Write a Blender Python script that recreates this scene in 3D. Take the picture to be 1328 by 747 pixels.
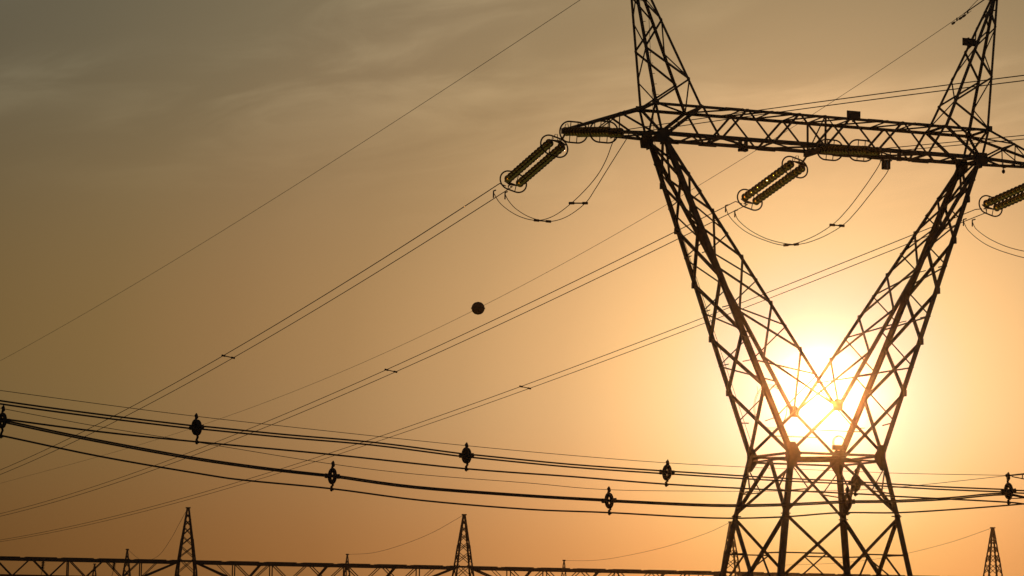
import bpy, math, random
from mathutils import Vector, Matrix
random.seed(7)
R = math.radians
scene = bpy.context.scene
col = scene.collection
for o in list(bpy.data.objects):
    bpy.data.objects.remove(o)

# ------------------------------------------------------------------ camera
EYE = 1.7
F_PX, PITCH, ROLL = 3542.9, R(6.8237), R(0.945)
cr, sr = math.cos(ROLL), math.sin(ROLL)
right0 = Vector((1, 0, 0))
up0 = Vector((0, -math.sin(PITCH), math.cos(PITCH)))
fwd = Vector((0, math.cos(PITCH), math.sin(PITCH)))
rt = right0 * cr + up0 * sr
up = up0 * cr - right0 * sr
cam_d = bpy.data.cameras.new('camera')
cam = bpy.data.objects.new('camera', cam_d)
col.objects.link(cam)
m = Matrix((rt, up, -fwd)).transposed().to_4x4()
m.translation = Vector((0, 0, EYE))
cam.matrix_world = m
cam_d.sensor_width = 36
cam_d.lens = 36 * F_PX / 1328
cam_d.clip_start = 0.5
cam_d.clip_end = 20000
scene.camera = cam

# ------------------------------------------------------------------ exposure
scene.view_settings.view_transform = 'Standard'
scene.view_settings.look = 'None'
scene.view_settings.exposure = 0
scene.view_settings.gamma = 1
scene.view_settings.use_curve_mapping = False
scene.cycles.use_denoising = True
scene.cycles.max_bounces = 6
scene.cycles.volume_bounces = 0
scene.cycles.sample_clamp_indirect = 0

# ------------------------------------------------------------------ sun and sky
SUN_AZ, SUN_EL = R(6.51), R(4.646)
sun_dir = Vector((math.sin(SUN_AZ) * math.cos(SUN_EL), math.cos(SUN_AZ) * math.cos(SUN_EL), math.sin(SUN_EL)))
sl = bpy.data.lights.new('sun', 'SUN')
sl.energy = 0.34
sl.angle = R(0.5)
sl.color = (1.0, 0.46, 0.15)
so = bpy.data.objects.new('sun', sl)
col.objects.link(so)
so.rotation_euler = (-sun_dir).to_track_quat('-Z', 'Y').to_euler()


def lin(c):
    out = []
    for v in c:
        v /= 255.0
        out.append(v / 12.92 if v <= 0.04045 else ((v + 0.055) / 1.055) ** 2.4)
    return tuple(out) + (1.0,)


world = bpy.data.worlds.new('World')
scene.world = world
world.use_nodes = True
nt = world.node_tree
nt.nodes.clear()


def N(tree, t, **kw):
    n = tree.nodes.new(t)
    for k, v in kw.items():
        setattr(n, k, v)
    return n


def math_node(tree, op, a, b=None, clamp=False):
    n = N(tree, 'ShaderNodeMath', operation=op, use_clamp=clamp)
    for i, v in enumerate((a, b)):
        if v is None:
            continue
        if isinstance(v, (int, float)):
            n.inputs[i].default_value = v
        else:
            tree.links.new(v, n.inputs[i])
    return n.outputs[0]


L = nt.links.new
tc = N(nt, 'ShaderNodeTexCoord')
dirn = N(nt, 'ShaderNodeVectorMath', operation='NORMALIZE')
L(tc.outputs['Generated'], dirn.inputs[0])
dot = N(nt, 'ShaderNodeVectorMath', operation='DOT_PRODUCT')
L(dirn.outputs[0], dot.inputs[0])
dot.inputs[1].default_value = sun_dir
ang = math_node(nt, 'ARCCOSINE', math_node(nt, 'MINIMUM', dot.outputs['Value'], 1.0))
deg = math_node(nt, 'MULTIPLY', ang, 180 / math.pi)
sep = N(nt, 'ShaderNodeSeparateXYZ')
L(dirn.outputs[0], sep.inputs[0])
elev = math_node(nt, 'MULTIPLY', math_node(nt, 'ARCSINE', sep.outputs['Z']), 180 / math.pi)
RMAX = 40.0
ramp_in = math_node(nt, 'DIVIDE', deg, RMAX)


def ramp(points):
    n = N(nt, 'ShaderNodeValToRGB')
    n.color_ramp.interpolation = 'B_SPLINE' if False else 'LINEAR'
    els = n.color_ramp.elements
    while len(els) > 1:
        els.remove(els[-1])
    first = True
    for d, c in points:
        if first:
            els[0].position = d / RMAX
            e = els[0]
            first = False
        else:
            e = els.new(d / RMAX)
        k = c[3] if len(c) > 3 else 1.0
        lc = lin(c[:3])
        e.color = (lc[0] * k, lc[1] * k, lc[2] * k, 1)
    L(ramp_in, n.inputs[0])
    return n.outputs[0]


SKY_LOW = [(0, (255, 236, 190)), (2.5, (255, 216, 140)), (3.4, (255, 190, 112)), (4.6, (250, 172, 100)), (6.2, (222, 151, 88)), (8.3, (190, 130, 76)),
           (11, (160, 108, 60)), (14, (136, 92, 49)), (17.4, (116, 79, 41)), (24, (84, 58, 34)), (40, (52, 42, 34))]
SKY_MID = [(0, (255, 250, 246, 2.5)), (0.55, (255, 250, 246, 1.4)), (1.0, (246, 226, 212, 1.0)), (1.6, (240, 212, 190)), (2.3, (246, 216, 172)), (3.2, (249, 214, 148)),
           (4.2, (250, 200, 132)), (5.5, (230, 178, 118)), (7.5, (198, 154, 102)), (10, (168, 130, 84)), (12.5, (148, 114, 72)), (15, (130, 103, 62)),
           (17.5, (118, 94, 56)), (24, (90, 74, 48)), (40, (56, 50, 42))]
SKY_HIGH = [(0, (255, 225, 160)), (3, (240, 200, 140)), (5, (215, 176, 124)), (7, (184, 151, 108)), (9, (157, 132, 95)), (11.2, (144, 123, 91)), (14, (122, 109, 82)),
            (17, (105, 97, 75)), (19.6, (94, 88, 70)), (26, (74, 74, 66)), (40, (52, 56, 56))]


def cool(pts, kr, kg, kb):          # overall hue of a band
    return [(d, (min(255, c[0] * (kr if d > 5 else 1)), min(255, c[1] * kg), min(255, c[2] * kb)) + tuple(c[3:])) for d, c in pts]


r_low, r_mid, r_high = ramp(cool(SKY_LOW, 1, 1.01, 1.0)), ramp(cool(SKY_MID, .975, 1.01, 1.06)), ramp(cool(SKY_HIGH, .96, 1.005, 1.06))


def maprange(v, a, b):
    n = N(nt, 'ShaderNodeMapRange', interpolation_type='SMOOTHSTEP', clamp=True)
    L(v, n.inputs['Value'])
    n.inputs['From Min'].default_value = a
    n.inputs['From Max'].default_value = b
    return n.outputs[0]


mx1 = N(nt, 'ShaderNodeMix', data_type='RGBA')
L(maprange(elev, 0.6, 4.6), mx1.inputs['Factor'])
L(r_low, mx1.inputs[6]); L(r_mid, mx1.inputs[7])
mx2 = N(nt, 'ShaderNodeMix', data_type='RGBA')
L(maprange(elev, 5.0, 13.0), mx2.inputs['Factor'])
L(mx1.outputs[2], mx2.inputs[6]); L(r_high, mx2.inputs[7])
# thin streaky high cloud
mr = N(nt, 'ShaderNodeMapping')
mr.inputs['Rotation'].default_value = (0, R(11), 0)
L(dirn.outputs[0], mr.inputs['Vector'])
mp = N(nt, 'ShaderNodeMapping')
mp.inputs['Scale'].default_value = (8.5, 2.0, 34.0)
L(mr.outputs[0], mp.inputs['Vector'])
nz = N(nt, 'ShaderNodeTexNoise')
nz.inputs['Scale'].default_value = 1.7
nz.inputs['Detail'].default_value = 7
nz.inputs['Roughness'].default_value = 0.55
nz.inputs['Distortion'].default_value = 0.7
L(mp.outputs[0], nz.inputs['Vector'])
cl = math_node(nt, 'MULTIPLY', maprange(nz.outputs['Fac'], 0.36, 0.76), maprange(elev, 4.0, 9.5))
mq = N(nt, 'ShaderNodeMapping')
mq.inputs['Scale'].default_value = (4.0, 2.0, 9.0)
L(mr.outputs[0], mq.inputs['Vector'])
nq = N(nt, 'ShaderNodeTexNoise')
nq.inputs['Scale'].default_value = 2.3
nq.inputs['Detail'].default_value = 2
L(mq.outputs[0], nq.inputs['Vector'])
cl = math_node(nt, 'MULTIPLY', cl, maprange(nq.outputs['Fac'], 0.40, 0.62))
clf = math_node(nt, 'ADD', math_node(nt, 'MULTIPLY', cl, 0.38), 0.96)
clv = N(nt, 'ShaderNodeVectorMath', operation='SCALE')
L(mx2.outputs[2], clv.inputs[0])
# fade the streak contrast out low down
L(clf, clv.inputs['Scale'])
lowmix = N(nt, 'ShaderNodeMix', data_type='RGBA')
L(maprange(elev, 7.5, 11.5), lowmix.inputs['Factor'])
L(mx2.outputs[2], lowmix.inputs[6]); L(clv.outputs[0], lowmix.inputs[7])
glow = N(nt, 'ShaderNodeBackground')
L(lowmix.outputs[2], glow.inputs['Color'])
glow.inputs['Strength'].default_value = 1.0
sky = N(nt, 'ShaderNodeTexSky', sky_type='NISHITA')
sky.sun_disc = False
sky.sun_elevation = SUN_EL
sky.sun_rotation = SUN_AZ
sky.dust_density = 6
sky.air_density = 2
bg = N(nt, 'ShaderNodeBackground')
L(sky.outputs[0], bg.inputs['Color'])
bg.inputs['Strength'].default_value = 0.05
mixs = N(nt, 'ShaderNodeMixShader')
mixs.inputs[0].default_value = 0.93
L(bg.outputs[0], mixs.inputs[1]); L(glow.outputs[0], mixs.inputs[2])
wo = N(nt, 'ShaderNodeOutputWorld')
L(mixs.outputs[0], wo.inputs['Surface'])


# ------------------------------------------------------------------ materials
def material(name, color, rough=0.6, metal=0.0, noise=0.25, scale=4.0, **kw):
    mt = bpy.data.materials.new(name)
    mt.use_nodes = True
    t = mt.node_tree
    b = t.nodes['Principled BSDF']
    b.inputs['Roughness'].default_value = rough
    b.inputs['Metallic'].default_value = metal
    for k, v in kw.items():
        b.inputs[k].default_value = v
    c = N(t, 'ShaderNodeTexCoord')
    n = N(t, 'ShaderNodeTexNoise')
    n.inputs['Scale'].default_value = scale
    n.inputs['Detail'].default_value = 4
    t.links.new(c.outputs['Object'], n.inputs['Vector'])
    rp = N(t, 'ShaderNodeValToRGB')
    rp.color_ramp.elements[0].position = 0.3
    rp.color_ramp.elements[1].position = 0.75
    rp.color_ramp.elements[0].color = tuple(v * (1 - noise) for v in color) + (1,)
    rp.color_ramp.elements[1].color = tuple(min(1, v * (1 + noise)) for v in color) + (1,)
    t.links.new(n.outputs['Fac'], rp.inputs[0])
    t.links.new(rp.outputs[0], b.inputs['Base Color'])
    return mt


M = dict(
    steel=material('weathered_galvanised_steel', (0.075, 0.070, 0.066), 0.8, 0.0, 0.35, 3.0),
    dark=material('dark_fitting_metal', (0.05, 0.045, 0.042), 0.75, 0.0, 0.3, 8.0),
    cable=material('oxidised_aluminium_cable', (0.06, 0.055, 0.05), 0.75, 0.0, 0.25, 2.0),
    glass=material('amber_toughened_glass', (1.0, 0.62, 0.09), 0.05, 0.0, 0.05, 9.0, **{'Transmission Weight': 1.0, 'IOR': 1.2}),
    paint=material('dull_black_paint', (0.035, 0.035, 0.04), 0.7, 0.0, 0.3, 6.0),
    ball=material('faded_marker_paint', (0.16, 0.05, 0.03), 0.7, 0.0, 0.3, 5.0),
    grey=material('pale_grey_plastic', (0.45, 0.44, 0.42), 0.5, 0.0, 0.1, 6.0),
    concrete=material('concrete', (0.30, 0.29, 0.27), 0.9, 0.0, 0.25, 6.0),
    ground=material('dry_earth_and_grass', (0.11, 0.085, 0.045), 0.95, 0.0, 0.45, 0.25),
)
for k in ('steel', 'dark', 'cable', 'paint', 'ball'):
    M[k].node_tree.nodes['Principled BSDF'].inputs['Specular IOR Level'].default_value = 0.25


# ------------------------------------------------------------------ mesh helpers
def frame(d, ref):
    d = d.normalized()
    r = ref - d * ref.dot(d)
    if r.length < 1e-5:
        r = Vector((1, 0, 0)) - d * d.x
        if r.length < 1e-5:
            r = Vector((0, 1, 0)) - d * d.y
    r.normalize()
    return d, r, d.cross(r)


class MB:
    def __init__(self):
        self.v, self.f, self.smooth = [], [], []

    def prism(self, p, q, poly, ref):
        """extrude a 2-D polygon (in the frame ref, d x ref) from p to q"""
        d, a, b = frame(q - p, ref)
        n = len(poly); i0 = len(self.v)
        for P in (p, q):
            for (u, w) in poly:
                self.v.append(P + a * u + b * w)
        self.f.append(list(range(i0, i0 + n))[::-1])
        self.f.append(list(range(i0 + n, i0 + 2 * n)))
        for k in range(n):
            j = (k + 1) % n
            self.f.append([i0 + k, i0 + j, i0 + n + j, i0 + n + k])
        self.smooth += [False] * (n + 2)

    def angle(self, p, q, s, a_dir, b_dir, t=None):
        """L section with its heel on the line p-q and flanges towards a_dir and b_dir"""
        p, q = Vector(p), Vector(q)
        t = t or max(0.012, s * 0.11)
        d, a, b = frame(q - p, Vector(a_dir))
        sg = 1 if b.dot(Vector(b_dir)) >= 0 else -1
        poly = [(0, 0), (s, 0), (s, t * sg), (t, t * sg), (t, s * sg), (0, s * sg)]
        if sg < 0:
            poly = poly[::-1]
        self.prism(p, q, poly, Vector(a_dir))

    def brace(self, p, q, s, n):
        """small L bracing: one flange flat in the face whose normal is n, the other pointing inward (-n)"""
        p, q, n = Vector(p), Vector(q), Vector(n)
        d = (q - p).normalized()
        side = d.cross(n)
        if side.length < 1e-4:
            side = Vector((1, 0, 0))
        side.normalize()
        off = side * (-s / 2)
        self.angle(p + off, q + off, s, side, -n)

    def bar(self, p, q, w, h, ref=(0, 0, 1)):
        self.prism(Vector(p), Vector(q), [(-h / 2, -w / 2), (h / 2, -w / 2), (h / 2, w / 2), (-h / 2, w / 2)], Vector(ref))

    def box(self, c, ax, ay, az):
        c, ax, ay, az = Vector(c), Vector(ax), Vector(ay), Vector(az)
        i = len(self.v)
        for s in ((-1, -1, -1), (1, -1, -1), (1, 1, -1), (-1, 1, -1), (-1, -1, 1), (1, -1, 1), (1, 1, 1), (-1, 1, 1)):
            self.v.append(c + ax * s[0] + ay * s[1] + az * s[2])
        for f in ((3, 2, 1, 0), (4, 5, 6, 7), (0, 1, 5, 4), (1, 2, 6, 5), (2, 3, 7, 6), (3, 0, 4, 7)):
            self.f.append([i + k for k in f]); self.smooth.append(False)

    def plate(self, c, u, w, pts, t):
        """flat polygonal plate, thickness t along u x w"""
        c, u, w = Vector(c), Vector(u).normalized(), Vector(w).normalized()
        n = u.cross(w).normalized()
        i0 = len(self.v); k = len(pts)
        for s in (-.5, .5):
            for (a, b) in pts:
                self.v.append(c + u * a + w * b + n * t * s)
        self.f.append(list(range(i0, i0 + k))[::-1]); self.f.append(list(range(i0 + k, i0 + 2 * k)))
        for a in range(k):
            b = (a + 1) % k
            self.f.append([i0 + a, i0 + b, i0 + k + b, i0 + k + a])
        self.smooth += [False] * (k + 2)

    def tube(self, pts, r, seg=6, closed=False, rs=None):
        pts = [Vector(p) for p in pts]
        n = len(pts); i0 = len(self.v)
        ref = Vector((0, 0, 1))
        for i, p in enumerate(pts):
            if closed:
                d = pts[(i + 1) % n] - pts[i - 1]
            else:
                d = pts[min(i + 1, n - 1)] - pts[max(i - 1, 0)]
            d.normalize()
            if i == 0:
                if abs(d.z) > .9:
                    ref = Vector((1, 0, 0))
                a = (ref - d * ref.dot(d)).normalized()
            else:
                a = (a - d * a.dot(d)).normalized()
            b = d.cross(a)
            rr = rs[i] if rs else r
            for k in range(seg):
                t = 2 * math.pi * k / seg
                self.v.append(p + a * math.cos(t) * rr + b * math.sin(t) * rr)
        for i in range(n if closed else n - 1):
            j = (i + 1) % n
            for k in range(seg):
                l = (k + 1) % seg
                self.f.append([i0 + i * seg + k, i0 + i * seg + l, i0 + j * seg + l, i0 + j * seg + k]); self.smooth.append(True)
        if not closed:
            self.f.append([i0 + k for k in range(seg)][::-1]); self.f.append([i0 + (n - 1) * seg + k for k in range(seg)])
            self.smooth += [False, False]

    def lathe(self, p, d, prof, seg=14):
        """prof: (distance along d, radius)"""
        d = Vector(d).normalized()
        p = Vector(p)
        self.tube([p + d * a for a, _ in prof], 0, seg, False, [max(r, 1e-4) for _, r in prof])

    def build(self, name, mat, parent=None, base=None):
        me = bpy.data.meshes.new(name)
        b = Vector(base) if base is not None else Vector((0, 0, 0))
        me.from_pydata([tuple(v - b) for v in self.v], [], self.f)
        me.polygons.foreach_set('use_smooth', self.smooth)
        me.materials.append(mat)
        me.update()
        o = bpy.data.objects.new(name, me)
        col.objects.link(o)
        if parent is not None:
            o.parent = parent
        elif base is not None:
            o.location = b
        return o


def tag(o, label=None, cat=None, group=None, kind=None):
    if label: o['label'] = label
    if cat: o['category'] = cat
    if group: o['group'] = group
    if kind: o['kind'] = kind
    return o


def empty(name, loc, label, cat, group=None, rz=0.0):
    o = bpy.data.objects.new(name, None)
    o.empty_display_size = 0.3
    col.objects.link(o)
    o.location = loc
    o.rotation_euler = (0, 0, rz)
    return tag(o, label, cat, group)


# ------------------------------------------------------------------ survey helpers: sight lines to world points
CAM0 = Vector((0, 0, EYE))


def ray(x, y):
    u, v = x - 664, y - 373.5
    return (fwd + rt * (u / F_PX) - up * (v / F_PX))


def at(x, y, Y):
    r = ray(x, y)
    return CAM0 + r * (Y / r.y)


YAW = R(18.7794)
EX = Vector((math.cos(YAW), math.sin(YAW), 0))       # along the crossbeam, to the right and away
EA = Vector((-math.sin(YAW), math.cos(YAW), 0))      # across it, away from the viewer
TO = Vector((12.7075, 113.3623, 0))                  # tower axis on the ground


def heading(az):
    return Vector((math.sin(R(az)), math.cos(R(az)), 0))


def on_plane(x, y, P, az):
    """distance along heading az from P, and height, of a sight line on the vertical plane through P"""
    d = heading(az)
    n = Vector((d.y, -d.x, 0))
    r = ray(x, y)
    s = (P - CAM0).dot(n) / r.dot(n)
    Q = CAM0 + r * s
    return (Q - P).dot(d), Q.z


def polyfit(ts, zs, deg):
    n = deg + 1
    A = [[sum(t ** (i + j) for t in ts) for j in range(n)] for i in range(n)]
    B = [sum(z * t ** i for t, z in zip(ts, zs)) for i in range(n)]
    for i in range(n):
        pv = max(range(i, n), key=lambda r_: abs(A[r_][i]))
        A[i], A[pv], B[i], B[pv] = A[pv], A[i], B[pv], B[i]
        for j in range(i + 1, n):
            f = A[j][i] / A[i][i]
            for k in range(i, n):
                A[j][k] -= f * A[i][k]
            B[j] -= f * B[i]
    c = [0] * n
    for i in range(n - 1, -1, -1):
        c[i] = (B[i] - sum(A[i][k] * c[k] for k in range(i + 1, n))) / A[i][i]
    return lambda t: sum(c[i] * t ** i for i in range(n))


def catmull(pts, sub=8):
    pts = [Vector(p) for p in pts]
    P = [pts[0] * 2 - pts[1]] + pts + [pts[-1] * 2 - pts[-2]]
    out = []
    for i in range(1, len(P) - 2):
        for k in range(sub):
            t = k / sub
            out.append(0.5 * ((2 * P[i]) + (P[i + 1] - P[i - 1]) * t + (2 * P[i - 1] - 5 * P[i] + 4 * P[i + 1] - P[i + 2]) * t * t
                              + (3 * P[i] - P[i - 1] - 3 * P[i + 1] + P[i + 2]) * t ** 3))
    out.append(pts[-1])
    return out


# ------------------------------------------------------------------ ground
def terrain(x, y):
    t = min(1.0, max(0.0, (y - 135) / 110.0))
    return -10.5 * t * t * (3 - 2 * t)


ys = [-400, -150, -50, 0] + [20 * i for i in range(1, 30)] + [700, 1000, 1600, 3000, 6000]
xs = [-5000, -2000, -800, -400, -200] + [25 * i for i in range(-6, 7)] + [200, 400, 800, 2000, 5000]
g = MB()
for yv in ys:
    for xv in xs:
        g.v.append(Vector((xv, yv, terrain(xv, yv) + 0.12 * math.sin(xv * .13 + yv * .07) * (1 if yv < 900 else 0) - 0.12)))
nx = len(xs)
for j in range(len(ys) - 1):
    for i in range(nx - 1):
        g.f.append([j * nx + i, j * nx + i + 1, (j + 1) * nx + i + 1, (j + 1) * nx + i]); g.smooth.append(True)
tag(g.build('ground', M['ground']), kind='structure')

# ------------------------------------------------------------------ the transmission tower
Z = lambda z: z + EYE
xt, yb, xi, xo, yt = 7.32, 0.876, 5.581, 7.66, 0.896
zw, zc, zb, zt = Z(6.646), Z(8.703), Z(19.607), Z(20.944)
W0, W1, W3 = 2.1, 2.573, 3.47
z1, z3 = Z(4.25), Z(-1.2)
T = lambda x, yn, z: Vector((x, -yn, z))             # yn > 0 is the face nearest to the viewer
tower = empty('transmission_tower', TO, 'tall dark lattice pylon with V-shaped arms and the setting sun behind its waist', 'pylon', rz=YAW)
lerp = lambda a, b, t: a + (b - a) * t
corners = [(-1, -1), (-1, 1), (1, -1), (1, 1)]

# lower body
for sx, sy in corners:
    b = MB()
    P0, P1, P3 = T(sx * W0, sy * W0, zw), T(sx * W1, sy * W1, z1), T(sx * W3, sy * W3, z3)
    fx, fy = Vector((-sx, 0, 0)), Vector((0, sy, 0))
    b.angle(P0 + Vector((0, 0, .25)), P1, .21, fx, fy, .024)
    b.angle(P1, P3 - Vector((0, 0, .05)), .23, fx, fy, .026)
    b.box(P1 + fx * .1 + fy * .1 , (.15, 0, 0), (0, .15, 0), (0, 0, .02))
    leg = b.build('leg', M['steel'], tower)
    c = MB()
    q = T(sx * W3, sy * W3, 0)
    c.box(q + Vector((0, 0, -.1)), (.55, 0, 0), (0, .55, 0), (0, 0, .2))
    c.box(q + Vector((0, 0, .28)), (.3, 0, 0), (0, .3, 0), (0, 0, .18))
    c.build('footing', M['concrete'], leg)
# faces: (corner a, corner b, outward normal)
faces = [((-1, -1), (-1, 1), Vector((-1, 0, 0))), ((1, -1), (1, 1), Vector((1, 0, 0))),
         ((-1, 1), (1, 1), Vector((0, -1, 0))), ((-1, -1), (1, -1), Vector((0, 1, 0)))]
for a, c_, n in faces:
    b = MB()
    wa, wb = T(a[0] * W0, a[1] * W0, zw), T(c_[0] * W0, c_[1] * W0, zw)
    na, nb = T(a[0] * W1, a[1] * W1, z1), T(c_[0] * W1, c_[1] * W1, z1)
    la, lb = T(a[0] * W3, a[1] * W3, z3), T(c_[0] * W3, c_[1] * W3, z3)
    mid = (wa + wb) / 2 - Vector((0, 0, .12))
    for nn, ww in ((na, wa), (nb, wb)):
        b.brace(mid, nn, .12, n)
        h = lerp(mid, nn, .55)
        b.brace(lerp(ww, nn, .12), h, .05, n)
        b.brace(lerp(ww, nn, .62), h, .05, n)
    off = n * .03
    b.brace(na + off, lb + off, .13, n)
    b.brace(nb, la, .13, n)
    for p, q, lg, le in ((na, lb, la, na), (nb, la, lb, nb)):
        s1 = lerp(p, q, .29)
        zz = (s1.z - p.z) / (lg.z - p.z)
        b.brace(lerp(p, lg, zz), s1, .055, n)
        b.brace(s1, lerp(p, lg, .62), .06, n)
        s2 = lerp(p, q, .72)
        ot = lb if q is lb else la
        on = nb if q is lb else na
        zz = (s2.z - on.z) / (ot.z - on.z)
        b.brace(lerp(on, ot, zz), s2, .055, n)
    cx = (na + nb) / 2
    b.build('body_bracing', M['steel'], tower)
# waist frame
b = MB()
for a, c_, n in faces:
    wa, wb = T(a[0] * W0, a[1] * W0, zw), T(c_[0] * W0, c_[1] * W0, zw)
    b.angle(wa + Vector((0, 0, .03)), wb + Vector((0, 0, .03)), .10, Vector((0, 0, 1)), -n, .018)
    b.angle(wa - Vector((0, 0, .10)), wb - Vector((0, 0, .10)), .08, Vector((0, 0, -1)), -n, .018)
mids = [T(0, W0, zw), T(W0, 0, zw), T(0, -W0, zw), T(-W0, 0, zw)]
for i in range(4):
    b.brace(mids[i], mids[(i + 1) % 4], .07, Vector((0, 0, 1)))
b.brace(mids[0], mids[2], .07, Vector((0, 0, 1)))
b.brace(mids[1] - Vector((0, 0, .05)), mids[3] - Vector((0, 0, .05)), .07, Vector((0, 0, 1)))
b.build('waist_frame', M['steel'], tower)
hexa = lambda r, h: [(-r, -h * .45), (-r * .45, -h), (r * .45, -h), (r, -h * .45), (r, h * .45), (r * .45, h), (-r * .45, h), (-r, h * .45)]
for sx, sy in corners:
    b = MB()
    p = T(sx * W0, sy * W0, zw)
    # each plate spreads from the leg into its face
    pts = [(-.06, -.52), (.16, -.52), (.44, -.12), (.44, .1), (.2, .52), (-.06, .52)]
    b.plate(p + Vector((0, -sy * .018, 0)), (-sx, 0, 0), (0, 0, 1), pts, .024)
    b.plate(p + Vector((sx * .018, 0, 0)), (0, sy, 0), (0, 0, 1), pts, .024)
    b.plate(p + Vector((0, 0, .02)), (-sx, 0, 0), (0, sy, 0), [(0, 0), (.5, 0), (.34, .34), (0, .5)], .02)
    b.build('gusset_plate', M['steel'], tower)

# V arms
ST = [0, .139, .28, .45, .62, .79, 1]
MI = [.07, .21, .365, .535, .705, .885]
for sx in (-1, 1):
    out = lambda yn, t: lerp(T(sx * xt, yn * yb, zb), T(sx * W0, yn * W0, zw), t)
    inn = lambda yn, t: lerp(T(sx * (xt - .12), yn * yb, zb), T(sx * .02, yn * W0, zc), t)
    b = MB()
    ox = Vector((sx, 0, 0))
    no = Vector((sx * .9, 0, -.4)).normalized()
    ni = Vector((-sx * .85, 0, .5)).normalized()
    for i in range(6):
        s = .085 if i < 2 else .11
        b.brace(out(-1, ST[i]), out(1, ST[i + 1]), s, no)
        b.brace(out(1, ST[i]) + no * .03, out(-1, ST[i + 1]) + no * .03, s, no)
        ti, tj = ST[i], ST[i + 1]
        b.brace(inn(-1, ti), inn(1, tj), .07, ni)
        b.brace(inn(1, ti) + ni * .03, inn(-1, tj) + ni * .03, .07, ni)
        # redundants to the centre of the outer crosses
        if i >= 2:
            cxp = (out(-1, ST[i]) + out(1, ST[i + 1]) + out(1, ST[i]) + out(-1, ST[i + 1])) / 4
            for yn in (-1, 1):
                q = lerp(out(yn, MI[i]), lerp(out(-yn, ST[i]), out(yn, ST[i + 1]), .5), .62)
                b.brace(out(yn, MI[i]), q, .04, no)
    for yn in (-1, 1):
        nf = Vector((0, -yn, 0))
        for i in range(6):
            b.brace(out(yn, MI[i]), inn(yn, MI[i]), .045, nf)
            if i < 5:
                b.brace(out(yn, MI[i]) + nf * .02, inn(yn, MI[i + 1]) + nf * .02, .065, nf)
    arm = b.build('arm', M['steel'], tower)
    for yn in (-1, 1):
        lb_ = MB()
        lb_.angle(out(yn, 0), out(yn, 1), .205, Vector((-sx, 0, 0)), Vector((0, yn, 0)), .024)
        for t in ST[1:-1]:
            lb_.box(out(yn, t) + Vector((-sx * .05, yn * .02, 0)), (.09, 0, 0), (0, .09, 0), (0, 0, .13))
        lb_.build('arm_leg', M['steel'], arm)
        lb_ = MB()
        lb_.angle(inn(yn, 0), inn(yn, 1), .14, Vector((sx, 0, 0)), Vector((0, yn, 0)), .018)
        for t in ST[2:-1]:
            lb_.box(inn(yn, t) + Vector((sx * .03, yn * .02, 0)), (.05, 0, 0), (0, .05, 0), (0, 0, .08))
        lb_.build('arm_leg', M['steel'], arm)
# crotch plates and struts down to the waist
for yn in (-1, 1):
    b = MB()
    nf = Vector((0, -yn, 0))
    E = T(0, yn * W0, zc)
    for sx in (-1, 1):
        b.brace(E, T(sx * W0, yn * W0, zw + .1), .13, nf)
        h = lerp(E, T(sx * W0, yn * W0, zw + .1), .42)
    b.brace(lerp(E, T(-W0, yn * W0, zw), .5) + nf * .02, lerp(E, T(W0, yn * W0, zw), .5) + nf * .02, .04, nf)
    b.build('crotch_strut', M['steel'], tower)
    b = MB()
    b.plate(E + nf * .02, (1, 0, 0), (0, 0, 1), [(-.2, -.2), (.2, -.2), (.23, .08), (.12, .27), (-.12, .27), (-.23, .08)], .024)
    b.build('gusset_plate', M['steel'], tower)

# crossbeam
UPV = Vector((0, 0, 1))
b = MB()
zig = [('B', -4.72), ('T', -3.55), ('B', -2.37), ('T', -1.18), ('B', 0), ('T', 1.18), ('B', 2.40), ('T', 3.60), ('B', 4.78)]
for yn in (-1, 1):
    nf = Vector((0, -yn, 0))
    pt = lambda k, x: T(x, yn * (yb if k == 'B' else yt), zb if k == 'B' else zt)
    for (k1, x1), (k2, x2) in zip(zig, zig[1:]):
        b.brace(pt(k1, x1), pt(k2, x2), .085, nf)
    for s in (-1, 1):
        b.brace(pt('T', s * xi), pt('B', s * 4.74), .10, nf)
        b.brace(pt('T', s * xi) + nf * .03, pt('B', s * (xt - .1)) + nf * .03, .15, nf)
        b.brace(pt('T', s * xo), pt('B', s * xt), .11, nf)
        # cantilever bracing
        tp = lambda x: lerp(T(s * xo, yn * yt, zt), T(s * 11.25, yn * .14, zb + .12), (x - xo) / (11.25 - xo))
        bt = lambda x: lerp(T(s * xt, yn * yb, zb), T(s * 11.25, yn * .14, zb - .04), (x - xt) / (11.25 - xt))
        b.brace(tp(9.1), bt(9.1), .05, nf)
        b.brace(bt(7.5), tp(9.1), .07, nf)
        b.brace(tp(8.9), bt(10.1), .05, nf)
        b.brace(tp(10.1), bt(10.1), .04, nf)
    b.brace(pt('T', 0), pt('B', 0), .10, nf)
    b.brace(pt('T', 0) + nf * .02, pt('B', 1.18) + nf * .02, .05, nf)
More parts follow.
